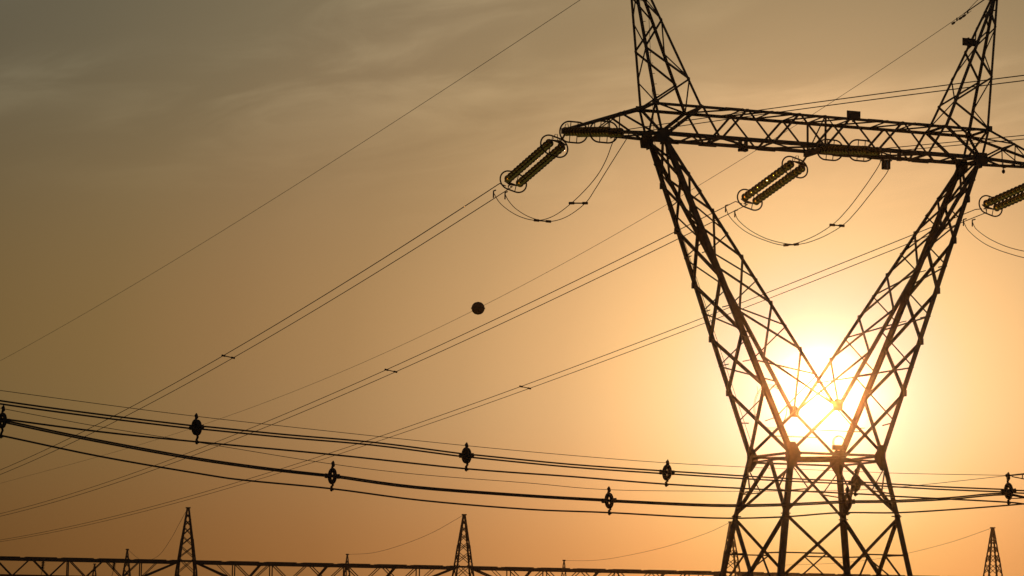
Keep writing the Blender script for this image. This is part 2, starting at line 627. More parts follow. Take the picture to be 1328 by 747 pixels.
for s in (-1, 1):
    tpn = [lerp(T(s * xo, yn * yt, zt), T(s * 11.25, yn * .14, zb + .12), .4) for yn in (-1, 1)]
    btn = [lerp(T(s * xt, yn * yb, zb), T(s * 11.25, yn * .14, zb - .04), .45) for yn in (-1, 1)]
    b.brace(tpn[0], tpn[1], .06, UPV)
    b.brace(btn[0], btn[1], .06, UPV)
    b.brace(T(s * xt, yb, zb), btn[0], .07, -UPV)
    b.brace(tpn[1], T(s * xo, -yt, zt), .06, UPV)
    # end portals
    for x1 in (xo,):
        b.brace(T(s * x1, -yt, zt), T(s * xt, yb, zb), .09, Vector((s, 0, 0)))
        b.brace(T(s * x1, yt, zt) + Vector((s * .03, 0, 0)), T(s * xt, -yb, zb) + Vector((s * .03, 0, 0)), .07, Vector((s, 0, 0)))
    b.brace(T(s * xi, -yt, zt), T(s * xi, yt, zt), .09, UPV)
    b.brace(T(s * xo, -yt, zt), T(s * xo, yt, zt), .09, UPV)
    b.brace(T(s * xo, yt, zt), T(s * xi, -yt, zt), .06, UPV)
    b.brace(T(s * 4.74, -yb, zb), T(s * 4.74, yb, zb), .08, -UPV)
txs = [-xi, -3.75, -2.40, -1.18, 0, 1.3, 2.9, 4.2, xi]
for i, (x1, x2) in enumerate(zip(txs, txs[1:])):
    b.brace(T(x1, yt, zt), T(x1, -yt, zt), .06, UPV)
    b.brace(T(x1, -yt, zt) + UPV * .02, T(x2, yt, zt) + UPV * .02, .06, UPV)
bxs = [-xt, -6.0, -4.74, -2.37, 0, 2.4, 4.78, 6.0, xt]
for i, (x1, x2) in enumerate(zip(bxs, bxs[1:])):
    sgn = 1 if i % 2 == 0 else -1
    b.brace(T(x1, sgn * yb, zb), T(x2, -sgn * yb, zb), .075, -UPV)
    b.brace(T(x1, -sgn * yb, zb) - UPV * .02, T((x1 + x2) / 2, 0, zb) - UPV * .02, .05, -UPV)
    b.brace(T(x2, -yb, zb), T(x2, yb, zb), .06, -UPV)
# middle frame post pair and its knee braces
b.brace(T(0, -yb, zb), T(0, yt, zt), .06, Vector((1, 0, 0)))
b.brace(T(0, yb, zb), T(0, -yt, zt), .05, Vector((1, 0, 0)))
beam = b.build('crossbeam', M['steel'], tower)
for yn in (-1, 1):
    c = MB()   # bottom chord with its cantilever ends
    fy = Vector((0, yn, 0))
    c.angle(T(-xt, yn * yb, zb), T(xt, yn * yb, zb), .16, UPV, fy, .02)
    for s in (-1, 1):
        c.angle(T(s * xt, yn * yb, zb), T(s * 11.25, yn * .14, zb - .04), .13, UPV, fy, .018)
    for x in (-6.3, -4.6, -1.9, 1.6, 3.2, 5.3):
        c.box(T(x, yn * yb, zb + .05) + fy * -.0, (.40, 0, 0), (0, .025, 0), (0, 0, .08))
    c.build('chord', M['steel'], beam)
    c = MB()
    c.angle(T(-xo, yn * yt, zt), T(xo, yn * yt, zt), .12, -UPV, fy, .018)
    for s in (-1, 1):
        c.angle(T(s * xo, yn * yt, zt), T(s * 11.25, yn * .14, zb + .12), .10, -UPV, fy, .016)
    for x in (-4.2, -1.9, 2.3, 4.6):
        c.box(T(x, yn * yt, zt - .04), (.35, 0, 0), (0, .02, 0), (0, 0, .05))
    c.build('chord', M['steel'], beam)
for s in (-1, 1):      # node plates where arms, beam and peaks meet
    for yn in (-1, 1):
        b = MB()
        b.plate(T(s * xt, yn * (yb + .02), zb - .02), (1, 0, 0), (0, 0, 1), [(-.26, -.28), (.26, -.28), (.3, .02), (.24, .3), (-.2, .3), (-.3, .02)], .03)
        b.build('gusset_plate', M['steel'], tower); b = MB()
        b.plate(T(s * xt, yn * (yb - .12), zb - .02), (0, 1, 0), (0, 0, 1), [(-.14, -.35), (.14, -.35), (.14, .25), (-.14, .25)], .03)
        b.build('gusset_plate', M['steel'], tower); b = MB()
        b.plate(T(s * xo, yn * (yt + .02), zt), (1, 0, 0), (0, 0, 1), [(-.15, -.14), (.15, -.14), (.15, .12), (-.15, .12)], .025)
        b.build('gusset_plate', M['steel'], tower)
    b = MB()
    b.box(T(s * 11.22, 0, zb + .02), (.13, 0, 0), (0, .2, 0), (0, 0, .11))
    b.build('tip_bracket', M['steel'], tower)

# earth-wire peaks
LV = [Z(20.944), Z(22.05), Z(23.27), Z(24.5), Z(25.55), Z(26.3)]
ZTIP = Z(26.88)
for s in (-1, 1):
    def leg_pt(side, yn, z):                       # side -1 outer, +1 inner
        t = (z - zt) / (ZTIP - zt)
        x0 = xo if side < 0 else xi
        x1 = 8.45 + (.10 if side < 0 else -.12)
        if z < zt:
            t = (z - zt) / (ZTIP - zt)
        return T(s * lerp(x0, x1, t), yn * lerp(yt, .16, t), z)
    b = MB()
    for yn in (-1, 1):
        nf = Vector((0, -yn, 0))
        side = -1
        for i in range(5):
            b.brace(leg_pt(side, yn, LV[i]), leg_pt(-side, yn, LV[i + 1]), .075 if i < 3 else .055, nf)
            side = -side
        b.brace(leg_pt(-1, yn, LV[5]), leg_pt(1, yn, LV[5]), .05, nf)
    for side in (-1, 1):
        nf = Vector((s * -side, 0, 0))
        yy = 1 if side < 0 else -1
        for i in range(5):
            b.brace(leg_pt(side, yy, LV[i]), leg_pt(side, -yy, LV[i + 1]), .06 if i < 3 else .05, nf)
            yy = -yy
    pk = b.build('peak', M['steel'], tower)
    b = MB(); b.box(T(s * 8.44, 0, ZTIP), (.2, 0, 0), (0, .22, 0), (0, 0, .05)); b.build('tip_plate', M['steel'], pk)
    for side in (-1, 1):
        for yn in (-1, 1):
            c = MB()
            bot = leg_pt(side, yn, zt) if side < 0 else leg_pt(side, yn, zt)
            c.angle(bot - UPV * .05, leg_pt(side, yn, ZTIP), .105, Vector((s * side, 0, 0)), Vector((0, yn, 0)), .016)
            if (side < 0 and yn > 0):              # climbing bolts on the outer near leg
                z = zt + .3
                while z < ZTIP - .4:
                    q = leg_pt(side, yn, z)
                    c.tube([q, q + Vector((-s * .16, -.1, 0))], .012, 5)
                    z += .44
            c.build('peak_leg', M['steel'], pk)

# plates and boxes bolted to the tower
b = MB()
q = T(5.581 + (8.33 - 5.581) * (24.9 + EYE - zt) / (ZTIP - zt) - .55, .62, Z(24.70))
b.box(q, (.30, 0, 0), (0, .02, 0), (0, 0, .165))
b.box(q + Vector((0, .05, 0)), (.03, 0, 0), (0, .06, 0), (0, 0, .2))
tag(b.build('number_plate', M['paint'], tower), 'small dark plate on the right peak')
b = MB()
b.box(T(1.26, yt + .05, zt + .11), (.31, 0, 0), (0, .02, 0), (0, 0, .17))
b.box(T(1.26, yt, zt + .02), (.03, 0, 0), (0, .04, 0), (0, 0, .2))
tag(b.build('number_plate', M['paint'], tower), 'small dark plate standing on the crossbeam')
b = MB()
cpos = T(2.80, yb, zb - .58)
b.box(cpos, (.15, 0, 0), (0, .12, 0), (0, 0, .165))
b.box(cpos + Vector((0, 0, .2)), (.22, 0, 0), (0, .14, 0), (0, 0, .02))
b.tube([cpos + Vector((-.15, 0, .2)), cpos + Vector((-.2, 0, .58))], .02)
b.tube([cpos + Vector((.15, 0, .2)), cpos + Vector((.2, 0, .58))], .02)
bx = b.build('monitoring_box', M['paint'], tower)
b = MB(); b.box(cpos + Vector((0, -.125, 0)), (.03, 0, 0), (0, .006, 0), (0, 0, .15)); b.build('pale_strip', M['grey'], bx)
b = MB()
b.box(T(3.42, yb, zb - .12), (.07, 0, 0), (0, .06, 0), (0, 0, .22))
b.box(T(3.42, yb, zb - .32), (.10, 0, 0), (0, .07, 0), (0, 0, .025))
b.build('hanging_bracket', M['dark'], tower)
b = MB()
for dx in (-.13, .13):
    b.box(T(-3.02 + dx, -yb + .1, zb + .12), (.04, 0, 0), (0, .12, 0), (0, 0, .26))
b.box(T(-3.02, -yb + .1, zb - .08), (.19, 0, 0), (0, .12, 0), (0, 0, .05))
b.build('hanging_bracket', M['dark'], tower)
b = MB()
b.tube([T(8.6, .45, zb), T(8.6, .45, zb - .3)], .012)
b.lathe(T(8.6, .45, zb - .28), -UPV, [(0, .02), (.04, .06), (.1, .075), (.16, .06), (.2, .01)])
b.build('hanging_fitting', M['dark'], tower)
# splice box with its coil of spare cable on the waist
b = MB()
jb = T(W0 - .15, -W0 + .25, zw + .62)
b.box(jb, (.26, 0, 0), (0, .12, 0), (0, 0, .10))
b.box(jb - Vector((.1, 0, .2)), (.02, 0, 0), (0, .05, 0), (0, 0, .12))
b.box(jb - Vector((-.1, 0, .2)), (.02, 0, 0), (0, .05, 0), (0, 0, .12))
jbo = b.build('splice_box', M['dark'], tower)
b = MB()
for k in range(3):
    rr = .25 + .02 * k
    b.tube([jb + Vector((math.cos(t) * rr, -.05 + .03 * k, .22 + math.sin(t) * rr)) for t in [i * 2 * math.pi / 28 for i in range(28)]], .012, 5, True)
b.build('cable_coil', M['cable'], jbo)
b = MB()
cc = T(-1.2, -1.85, Z(8.85))
for k in range(3):
    rr = .80 + .035 * k
    b.tube([cc + Vector((math.cos(t) * rr * .9, .02 * k, math.sin(t) * rr * 1.1 + .02 * math.sin(3 * t + k))) for t in [i * 2 * math.pi / 40 for i in range(40)]], .008, 5, True)
b.tube([T(-1.95, -1.6, Z(9.7)), T(-1.8, -1.85, Z(9.4))], .01, 5)
b.build('spare_cable_loop', M['cable'], tower)
b = MB()   # earthing / fibre cable clipped down the far left arm leg
b.tube([T(-xo + .25, -yt + .3, Z(25)), T(-xo + .5, -yt + .25, zt), T(-xt + .3, -yb + .1, zb)] + [lerp(T(-xt + .2, -yb, zb), T(-W0 + .32, -W0 + .12, zw), t) for t in (.1, .3, .5, .7, .9, 1)], .011, 5)
b.build('down_cable', M['cable'], tower)


def tw(x, yn, z):                                   # tower frame -> world
    return TO + EX * x - EA * yn + UPV * z


# ------------------------------------------------------------------ insulator strings
D_L, D_R = heading(-22), heading(156)


def insulator_set(p, q, label, rings=(.14, .90), tilt=R(16), st=.19, end=.91):
    """twin disc strings from the beam at p to the conductor clamp at q"""
    ax = (q - p).normalized()
    u = ax.cross(UPV).normalized()
    if u.dot(EX) < 0:
        u = -u
    w = u.cross(ax).normalized()
    if w.z < 0:
        w = -w
    u, w = (u * math.cos(tilt) - w * math.sin(tilt)), (w * math.cos(tilt) + u * math.sin(tilt))
    Ln = (q - p).length
    root = empty('insulator_string', p, label, 'insulator', 'twin insulator strings at the crossbeam')
    a0, a1 = .09 * Ln, end * Ln
    half = .27
    n = 15
    for s in (-1, 1):
        b = MB()
        o = p + u * (half * s)
        pitch = (a1 - a0) / n
        prof = []
        for i in range(n):
            z0 = a0 + i * pitch
            prof += [(z0, .03), (z0 + pitch * .36, .045), (z0 + pitch * .42, .07), (z0 + pitch * .52, .184), (z0 + pitch * .57, .186), (z0 + pitch * .70, .055), (z0 + pitch * .97, .03)]
        b.lathe(o, ax, prof, 14)
        ch = b.build('disc_chain', M['glass'], root, base=p)
        c = MB()
        prof = []
        for i in range(n):
            z0 = a0 + i * pitch
            prof += [(z0 - .02, .012), (z0, .042), (z0 + pitch * .38, .050), (z0 + pitch * .46, .012)]
        c.lathe(o, ax, prof, 8)
        c.build('disc_cap', M['dark'], ch, base=p)
    for k, (z0, z1_) in enumerate(((0.0, a0), (Ln, a1))):
        b = MB()
        c0 = p + ax * z0
        c1 = p + ax * (z0 + (z1_ - z0) * .72)
        b.tube([c0, lerp(c0, c1, .5)], .03, 6)
        b.plate(lerp(c0, c1, .5), u, (c1 - c0), [(-.06, 0), (.06, 0), (half + .06, (c1 - c0).length * .42), (half + .06, (c1 - c0).length * .55), (-half - .06, (c1 - c0).length * .55), (-half - .06, (c1 - c0).length * .42)], .035)
        for s in (-1, 1):
            b.tube([c1 + u * half * s, p + u * half * s + ax * (z0 + (z1_ - z0) * 1.1)], .025, 6)
        if k == 0:                                  # little shackle hoop
            b.tube([c1 - u * .25 + w * .08, c1 - u * .22 + w * .3, c1 - u * .12 + w * .34, c1 - u * .05 + w * .1], .016, 5)
        b.build('yoke_plate', M['dark'], root, base=p)
    for t in rings:
        b = MB()
        c = p + ax * (Ln * t)
        rr = .42
        pts = []
        for k in range(15):
            th = -math.pi / 2 + math.pi * k / 14
            pts.append(c + u * (st + math.cos(th) * rr) + w * (math.sin(th) * rr))
        for k in range(15):
            th = math.pi / 2 + math.pi * k / 14
            pts.append(c + u * (-st + math.cos(th) * rr) + w * (math.sin(th) * rr))
        b.tube(pts, .034, 7, True)
        for s in (-1, 1):
            b.tube([c + u * (.16 * s) + w * rr, c + u * (.16 * s) - w * rr], .018, 6)
        b.build('grading_ring', M['dark'], root, base=p)
    return root


names_l = {-1: 'left tip of the crossbeam', 0: 'middle of the crossbeam', 1: 'right tip of the crossbeam'}
PH = {-1: TO - EX * 11, 0: TO, 1: TO + EX * 11.9}
PHR = {k: TO + EX * (11 * k - .3) for k in (-1, 0, 1)}


def plane_pt(P, az, t, z):
    return Vector((P.x, P.y, 0)) + heading(az) * t + UPV * z


Lstart = {-1: (0.9, Z(19.42)), 0: (1.15, Z(19.33)), 1: (0.9, Z(19.35))}
Lend = {-1: on_plane(659, 241.5, PH[-1], -22), 0: on_plane(965, 264.5, PH[0], -22), 1: on_plane(1276, 271, PH[1], -22)}
for k in (-1, 0, 1):
    insulator_set(plane_pt(PH[k], -22, *Lstart[k]), plane_pt(PH[k], -22, *Lend[k]),
                  {-1: 'twin ribbed insulator strings sloping down left from the left beam tip',
                   0: 'twin ribbed insulator strings sloping down left below the middle of the beam',
                   1: 'twin ribbed insulator strings cut by the right edge of the photo'}[k])
    b = MB()
    a = plane_pt(PH[k], -22, *Lstart[k])
    b_ = tw(11.2 * k, 0, zb) if k else tw(0, -yb, zb)
Rstart = {-1: (0.2, Z(19.52)), 0: (1.0, Z(19.46))}
Rend = {-1: (5.9, Z(18.66)), 0: (6.0, Z(18.66))}
for k in (-1, 0):
    insulator_set(plane_pt(PHR[k], 156, *Rstart[k]), plane_pt(PHR[k], 156, *Rend[k]),
                  {-1: 'level twin insulator strings lying in front of the left beam tip', 0: 'level twin insulator strings lying in front of the beam middle'}[k], rings=(.13, .62), tilt=0.0, st=.20, end=.80)
# hanger links joining the strings to the beam (parts of the tower)
b = MB()
loc = lambda P: Vector(((P - TO).dot(EX), (P - TO).dot(EA), P.z))
for k in (-1, 0, 1):
    tgt = T(11.2 * k, 0, zb - .02) if k else T(0, -yb + .1, zb)
    b = MB(); b.bar(tgt, loc(plane_pt(PH[k], -22, *Lstart[k])), .07, .05); b.build('hanger_link', M['dark'], tower)
for k in (-1, 0):
    tgt = T(11.3 * k, 0, zb - .02) if k else T(0.05, yb - .1, zb)
    b = MB(); b.bar(tgt, loc(plane_pt(PHR[k], 156, *Rstart[k])), .07, .05); b.build('hanger_link', M['dark'], tower)
b = MB()     # plate assembly under the middle of the beam
b.bar(T(-.1, -yb, zb - .05), T(.05, yb, zb - .02), .2, .22)
b.build('mid_hanger', M['steel'], tower)


# ------------------------------------------------------------------ conductors of the left-going span
def dumbbell(p, q, label, r=.035, group='small bar spacers on the twin wires', name='bar_spacer'):
    b = MB()
    p, q = Vector(p), Vector(q)
    d = (q - p)
    b.tube([p, q], r * .8, 6)
    for e, s in ((p, 1), (q, -1)):
        b.tube([e - d.normalized() * .10 * s, e + d.normalized() * .12 * s], r * 1.6, 7)
    o = b.build(name, M['dark'], None, base=p)
    return tag(o, label, 'spacer', group)


LOBS = {-1: [(660, 238), (640, 250), (296, 462.7), (220, 506), (153, 540), (0, 612.7)],
        0: [(966, 262), (940, 272.7), (508, 481.5), (300, 568), (0, 668)],
        1: [(1275, 270), (1250, 280), (680, 509.5), (400, 600.5), (264, 639.3), (132, 670.5), (0, 703.6)]}
side_name = {-1: 'left beam tip', 0: 'beam middle', 1: 'right beam tip'}
SP_L = {-1: on_plane(296, 462.7, PH[-1], -22)[0], 0: on_plane(507, 482, PH[0], -22)[0], 1: on_plane(681, 509.5, PH[1], -22)[0]}
JX = {}
for k in (-1, 0, 1):
    obs = [on_plane(x, y, PH[k], -22) for x, y in LOBS[k]]
    f = polyfit([o[0] for o in obs], [o[1] for o in obs], 2)
    t_end = obs[-1][0] * 1.5
    for s in (-1, 1):
        q0 = plane_pt(PH[k], -22, *Lend[k])
        n = 60
        pts = [q0 + EX * (s * .1)]
        for i in range(n + 1):
            t = Lend[k][0] + .25 + (t_end - Lend[k][0] - .25) * (i / n) ** 1.3
            pts.append(plane_pt(PH[k], -22, t, f(t) + s * -.05) + EX * (s * .29))
        b = MB(); b.tube(pts, .021, 6)
        if s < 0:
            pass
        tag(b.build('conductor', M['cable'], None, base=pts[0]),
            '%s of the twin wires running down left from the %s' % ('upper' if s < 0 else 'lower', side_name[k]), 'power line', 'wires running down to the left')
    t = SP_L[k]
    c = plane_pt(PH[k], -22, t, f(t))
    dumbbell(c - EX * .29 + UPV * .05, c + EX * .29 - UPV * .05,
             {-1: 'bar spacer on the twin wires left of the marker ball', 0: 'bar spacer on the twin wires just below the marker ball', 1: 'bar spacer on the lowest twin wires, lower right of the marker ball'}[k])
    JX[k] = f

# right-going span
ROBS = {-1: [(815, 172.5), (880, 157.5), (1064, 137), (1328, 100.5)], 0: [(1146, 195.5), (1153, 193), (1240, 187), (1328, 177.5)]}
FR = {}
for k in (-1, 0):
    obs = [on_plane(x, y, PHR[k], 156) for x, y in ROBS[k]]
    f = polyfit([o[0] for o in obs], [o[1] for o in obs], 1 if k == 0 else 2)
    FR[k] = f
    for s in (-1, 1):
        pts = [plane_pt(PHR[k], 156, *Rend[k]) + EX * (.1 * s)]
        for i in range(41):
            t = 6.3 + 64 * i / 40
            pts.append(plane_pt(PHR[k], 156, t, f(t)) + EX * (s * .26) + UPV * (-.03 * s))
        b = MB(); b.tube(pts, .0165, 6)
        tag(b.build('conductor', M['cable'], None, base=pts[0]),
            '%s of the twin wires leaving the %s towards the right edge' % ('upper' if s < 0 else 'lower', side_name[k]), 'power line', 'wires running out to the right')

# jumper loops
JP = {-1: ([(640, 250), (650, 265), (671, 279.5), (695.5, 285.8), (718, 280), (741, 263.5), (762, 243), (777, 224), (787, 205), (794, 186), (800, 174)],
           [(655, 252), (660, 261), (670, 271.5), (688, 282), (711.5, 287.2), (735, 281), (759, 263.5), (772, 245), (785, 224), (800, 200), (812, 181), (816, 173)]),
      0: ([(941, 269), (947, 282), (965, 299), (990, 311), (1019, 318), (1050, 309), (1079, 291.8), (1098, 273), (1113.7, 253), (1130, 230), (1141.5, 211), (1143, 198)],
          [(953, 275.5), (958, 286), (975, 300), (1000, 311.5), (1033, 317), (1063, 309), (1092, 292.8), (1110, 275), (1127, 254), (1149.5, 225), (1154, 212), (1155, 197)])}
JW = {}
for k in (-1, 0):
    A = plane_pt(PH[k], -22, 8.6, 0)
    B = plane_pt(PHR[k], 156, 6.0, 0)
    az = math.degrees(math.atan2((B - A).x, (B - A).y))
    curves = []
    for j, px in enumerate(JP[k]):
        off = EX * (.21 * (-1 if j == 0 else 1))
        pts = []
        for i, (x, y) in enumerate(px):
            tt, zz = on_plane(x, y, A + off, az)
            pts.append(A + off + heading(az) * tt + UPV * zz)
        curves.append(catmull(pts, 6))
    JW[k] = curves
JW[1] = [[p + EX * 11.9 + UPV * (.12 + .2 * j) for p in c] for j, c in enumerate(JW[0])]
for k in (-1, 0, 1):
    for j, c in enumerate(JW[k]):
        b = MB(); b.tube(c, .0165, 6)
        d = (c[0] - c[4]).normalized()
        b.tube([c[0] - UPV * .22, c[0] - UPV * .05, c[0] + UPV * .08, c[0] - D_L * .25 + UPV * .08], .03, 6)
        tag(b.build('jumper_cable', M['cable'], None, base=c[0]),
            '%s slack loop of wire hanging below the %s' % ('left-hand' if j == 0 else 'right-hand', side_name[k]), 'jumper cable', 'slack loops hanging under the beam')
    a, c = JW[k]
    if k == -1:
        idx = [(18, 24), (30, 36)]
    else:
        idx = [(24, 24), (36, 36)]
    for n_, (i, j) in enumerate(idx):
        if k == 1 and n_ == 1:
            continue
        dumbbell(a[i], c[j], '%s bar spacer on the slack loop under the %s' % ('lower' if n_ == 0 else 'upper right', side_name[k]))

# earth wires
P = TO - EX * 8.4
obs = [on_plane(x, y, P, -22) for x, y in [(817, -42), (750, 0), (390, 236), (0, 468)]]
f = polyfit([o[0] for o in obs], [o[1] for o in obs], 2)
b = MB(); b.tube([plane_pt(P, -22, t, f(t)) for t in [i * 190 / 50 for i in range(51)]], .0128, 5)
tag(b.build('earth_wire', M['cable'], None, base=plane_pt(P, -22, 0, f(0))), 'lone thin wire crossing the open sky at upper left', 'power line')
P = TO + EX * 8.4
obs = [on_plane(x, y, P, -22) for x, y in [(1288, -8), (1200, 51), (1120, 106), (967, 203), (800, 303), (620, 400), (450, 479), (300, 538), (0, 627)]]
f = polyfit([o[0] for o in obs], [o[1] for o in obs], 3)
tmax = obs[-1][0]
pts = [plane_pt(P, -22, tmax * 1.1 * (i / 80) ** 1.2, f(tmax * 1.1 * (i / 80) ** 1.2)) for i in range(81)]
b = MB(); b.tube(pts, .0120, 5)
tag(b.build('earth_wire', M['cable'], None, base=pts[0]), 'lone thin wire from the right peak passing through the marker ball', 'power line')
tb = obs[5][0]
cb = plane_pt(P, -22, tb, f(tb))
b = MB()
prof = [(-.42 + .84 * i / 16, .42 * math.sqrt(max(0, 1 - (-1 + 2 * i / 16) ** 2))) for i in range(17)]
b.lathe(cb, UPV, prof, 28)
mbx = tag(b.build('marker_ball', M['ball'], None, base=cb), 'round dark warning ball threaded on a thin wire', 'marker ball')
b = MB()
b.lathe(cb, UPV, [(-.03, .425), (-.025, .45), (.025, .45), (.03, .425)], 28)
for s in (-1, 1):
    b.tube([cb + D_L * .40 * s, cb + D_L * .56 * s], .035, 8)
c = b.build('clamp', M['dark'], mbx, base=cb)
# damper weights and tail wire near the right peak
for n_, t in enumerate((2.1, 3.0)):
    c = plane_pt(P, -22, t, f(t)) - UPV * .1
    b = MB()
    dd = (plane_pt(P, -22, t + .3, f(t + .3)) - plane_pt(P, -22, t, f(t))).normalized()
    b.tube([c - dd * .3, c + dd * .3], .012, 5)
    if n_:
        b.lathe(c - dd * .42, dd, [(0, .02), (.02, .05), (.2, .055), (.22, .02)], 8)
    b.lathe(c + dd * .20, dd, [(0, .02), (.02, .05), (.2, .055), (.22, .02)], 8)
    b.box(c + UPV * .06, (.03, 0, 0), (0, .03, 0), (0, 0, .07))
    tag(b.build('vibration_damper', M['dark'], None, base=c), ('damper weight on the wire nearest the right peak' if n_ == 0 else 'damper weight on the wire a little farther from the right peak'), 'damper', 'damper weights by the right peak')
b = MB()
b.tube(catmull([tw(8.42, 0, ZTIP - .1), plane_pt(P, -22, 1.0, f(1.0) + .18), plane_pt(P, -22, 2.2, f(2.2) + .02), plane_pt(P, -22, 3.2, f(3.2))], 6), .013, 5)
b.tube([plane_pt(P, -22, 0, f(0)), plane_pt(P, -22, 2.4, f(2.4))], .028, 6)
tag(b.build('wire_tail', M['cable'], None, base=tw(8.42, 0, ZTIP)), 'short bent tail of wire beside the right peak tip', 'wire')

# ------------------------------------------------------------------ the near busbar lines
Yb = lambda x: 80 + 17 * x / 1328
SPX = {1: [255, 605, 865, 1110, 1308], 2: [3, 431, 790, 1099]}
LINES = {
    1: dict(up=[(-140, 499), (0, 521.7), (130, 539.5), (248, 553.8), (263, 554.8), (370, 565.5), (484, 575.5), (597, 590), (613, 591.5), (740, 604), (858, 612.3), (873, 613.2), (990, 620.5), (1102, 626), (1118, 627), (1210, 632.5), (1300, 636.3), (1328, 638), (1420, 640)],
            low=[(-140, 522), (0, 542.7), (130, 560), (255, 573), (430, 589.5), (605, 608), (740, 618), (865, 628), (985, 634.5), (1111, 640.4), (1163, 643.8), (1231, 647.3), (1309, 651.5), (1340, 655), (1420, 662)],
            top=[(-140, 487), (0, 506.3), (130, 524), (255, 540), (430, 559.5), (605, 578), (740, 590.5), (865, 600.3), (985, 606.5), (1110, 611.5), (1174, 614), (1307, 616.5)], sep=.055),
    2: dict(up=[(-120, 518), (0, 544.5), (8, 547), (90, 564.5), (179, 581.6), (264, 596.5), (350, 608.5), (423, 616.6), (438, 618.2), (539, 632), (684, 643), (780, 648.5), (799, 649.9), (924, 655.5), (1013, 654.7), (1091, 651), (1107, 650.7), (1163, 650), (1231, 646.5), (1300, 640.8), (1340, 647), (1420, 655)],
            low=[(-120, 540), (3, 565.2), (130, 592), (264, 615.2), (319, 623), (430, 633.8), (547, 649), (684, 660.5), (789, 664.8), (924, 671.8), (1013, 670.5), (1089, 665), (1163, 665), (1243, 660.3), (1328, 653.5), (1420, 644)],
            top=[(-120, 505), (3, 529.8), (130, 553.5), (264, 575), (425, 601), (540, 615), (684, 626.3), (787, 635), (924, 637), (1060, 636.8), (1120, 635), (1191, 629.3), (1307, 616.8)], sep=.034),
}
for ln, d in LINES.items():
    where = 'upper' if ln == 1 else 'lower'
    for part, r, zo, yo in (('up', .027, d['sep'], .18), ('up', .027, -d['sep'], -.18), ('low', .028, 0, 0), ('top', .0095, 0, 0)):
        pts = catmull([at(x, y, Yb(x)) for x, y in d[part]], 5)
        pts = [p + UPV * zo + Vector((0, yo, 0)) for p in pts]
        b = MB(); b.tube(pts, r, 7)
        lab = {'up': ('upper wire' if zo > 0 else 'under wire') + ' of the thick centre pair of the %s heavy cable run' % where, 'low': 'single bottom cable of the %s heavy cable run' % where, 'top': 'hair-thin top wire of the %s heavy cable run' % where}[part]
        tag(b.build('bus_cable', M['cable'], None, base=pts[0]), lab, 'cable', 'cables of the two sagging runs')


def interp(pts, x):
    for (x0, y0), (x1, y1) in zip(pts, pts[1:]):
        if x0 <= x <= x1:
            return y0 + (y1 - y0) * (x - x0) / (x1 - x0)
    return pts[-1][1]


sp_labels = {(1, 255): 'ring clamp on the upper cables, the left one of those against open sky', (1, 605): 'ring clamp on the upper cables above a small lattice peak',
             (1, 865): 'ring clamp on the upper cables just left of the pylon body', (1, 1110): 'ring clamp on the upper cables inside the pylon body',
             (1, 1308): 'ring clamp where the cable runs meet under the bracket at the right edge',
             (2, 3): 'ring clamp cut by the left edge of the photo', (2, 431): 'ring clamp on the lower cables above the tip of a small far mast',
             (2, 790): 'ring clamp on the lower cables between the marker ball and the pylon body', (2, 1099): 'ring clamp on the lower cables half hidden by a pylon leg'}
for ln, xs_ in SPX.items():
    d = LINES[ln]
    for x in xs_:
        Y = Yb(x)
        c = at(x, interp(d['up'], x), Y)
        ctop, cbot = at(x, interp(d['top'], x), Y), at(x, interp(d['low'], x), Y)
        px = Y / F_PX
        jit = random.Random(int(x) * 7 + ln)
        u = Vector((1, 0, 0)); w = UPV
        root = empty('ring_clamp', c, sp_labels[(ln, x)], 'cable clamp', 'ring clamps along the sagging cable runs')
        b = MB()   # oval body with two holes: thick oval rim plus a centre bar
        rx_, rz_ = 3.5 * px, 8.2 * px
        for yo in (-.10, .10):
            b.tube([c + Vector((math.cos(t) * rx_, yo, math.sin(t) * rz_)) for t in [i * 2 * math.pi / 24 for i in range(24)]], 2.5 * px, 8, True)
        b.box(c, (4.5 * px, 0, 0), (0, .14, 0), (0, 0, 1.5 * px))
        b.box(c + UPV * rz_ * .85, (1.6 * px, 0, 0), (0, .12, 0), (0, 0, 2.2 * px))
        b.box(c - UPV * rz_ * .85, (1.6 * px, 0, 0), (0, .12, 0), (0, 0, 2.2 * px))
        b.build('ring_body', M['dark'], root, base=c)
        for s in (-1, 1):
            b = MB()
            b.lathe(c + u * s * 4.5 * px, u * s, [(0, .05), (1.5 * px, 3.0 * px), (3.5 * px, 3.2 * px), (4.2 * px, 1.7 * px), (5.6 * px, 1.5 * px)], 8)
            b.tube([c + u * s * 9 * px - UPV * 3 * px, c + u * s * 8.6 * px + UPV * 3.2 * px], 1.0 * px, 6)
            b.build('cable_clamp', M['dark'], root, base=c)
        b = MB()
        b.tube([c + UPV * rz_, lerp(c + UPV * rz_, ctop, .35) - u * .9 * px, lerp(c + UPV * rz_, ctop, .7) + u * .6 * px, ctop + UPV * 1.5 * px, ctop + UPV * 4.4 * px + u * .5 * px], 0, 7, rs=[1.8 * px, 1.5 * px, 2.3 * px, 2.4 * px, .5 * px])
        b.build('top_hook', M['dark'], root, base=c)
        b = MB()
        b.tube([c - UPV * rz_, lerp(c - UPV * rz_, cbot, .4) + u * 1.2 * px, cbot + UPV * 2.6 * px - u * .8 * px, cbot - UPV * .5 * px, cbot - UPV * 3.4 * px - u * .8 * px], 0, 7, rs=[1.7 * px, 1.6 * px, 1.6 * px, 2.4 * px, 1.0 * px])
        b.tube([cbot - u * 2.4 * px - UPV * 1.2 * px, cbot + u * 2.4 * px - UPV * .5 * px], 1.5 * px, 6)
        b.build('bottom_hook', M['dark'], root, base=c)
        root.rotation_euler = (R(jit.uniform(-4, 4)), R(jit.uniform(-3.5, 3.5)), R(jit.uniform(-12, 12)))
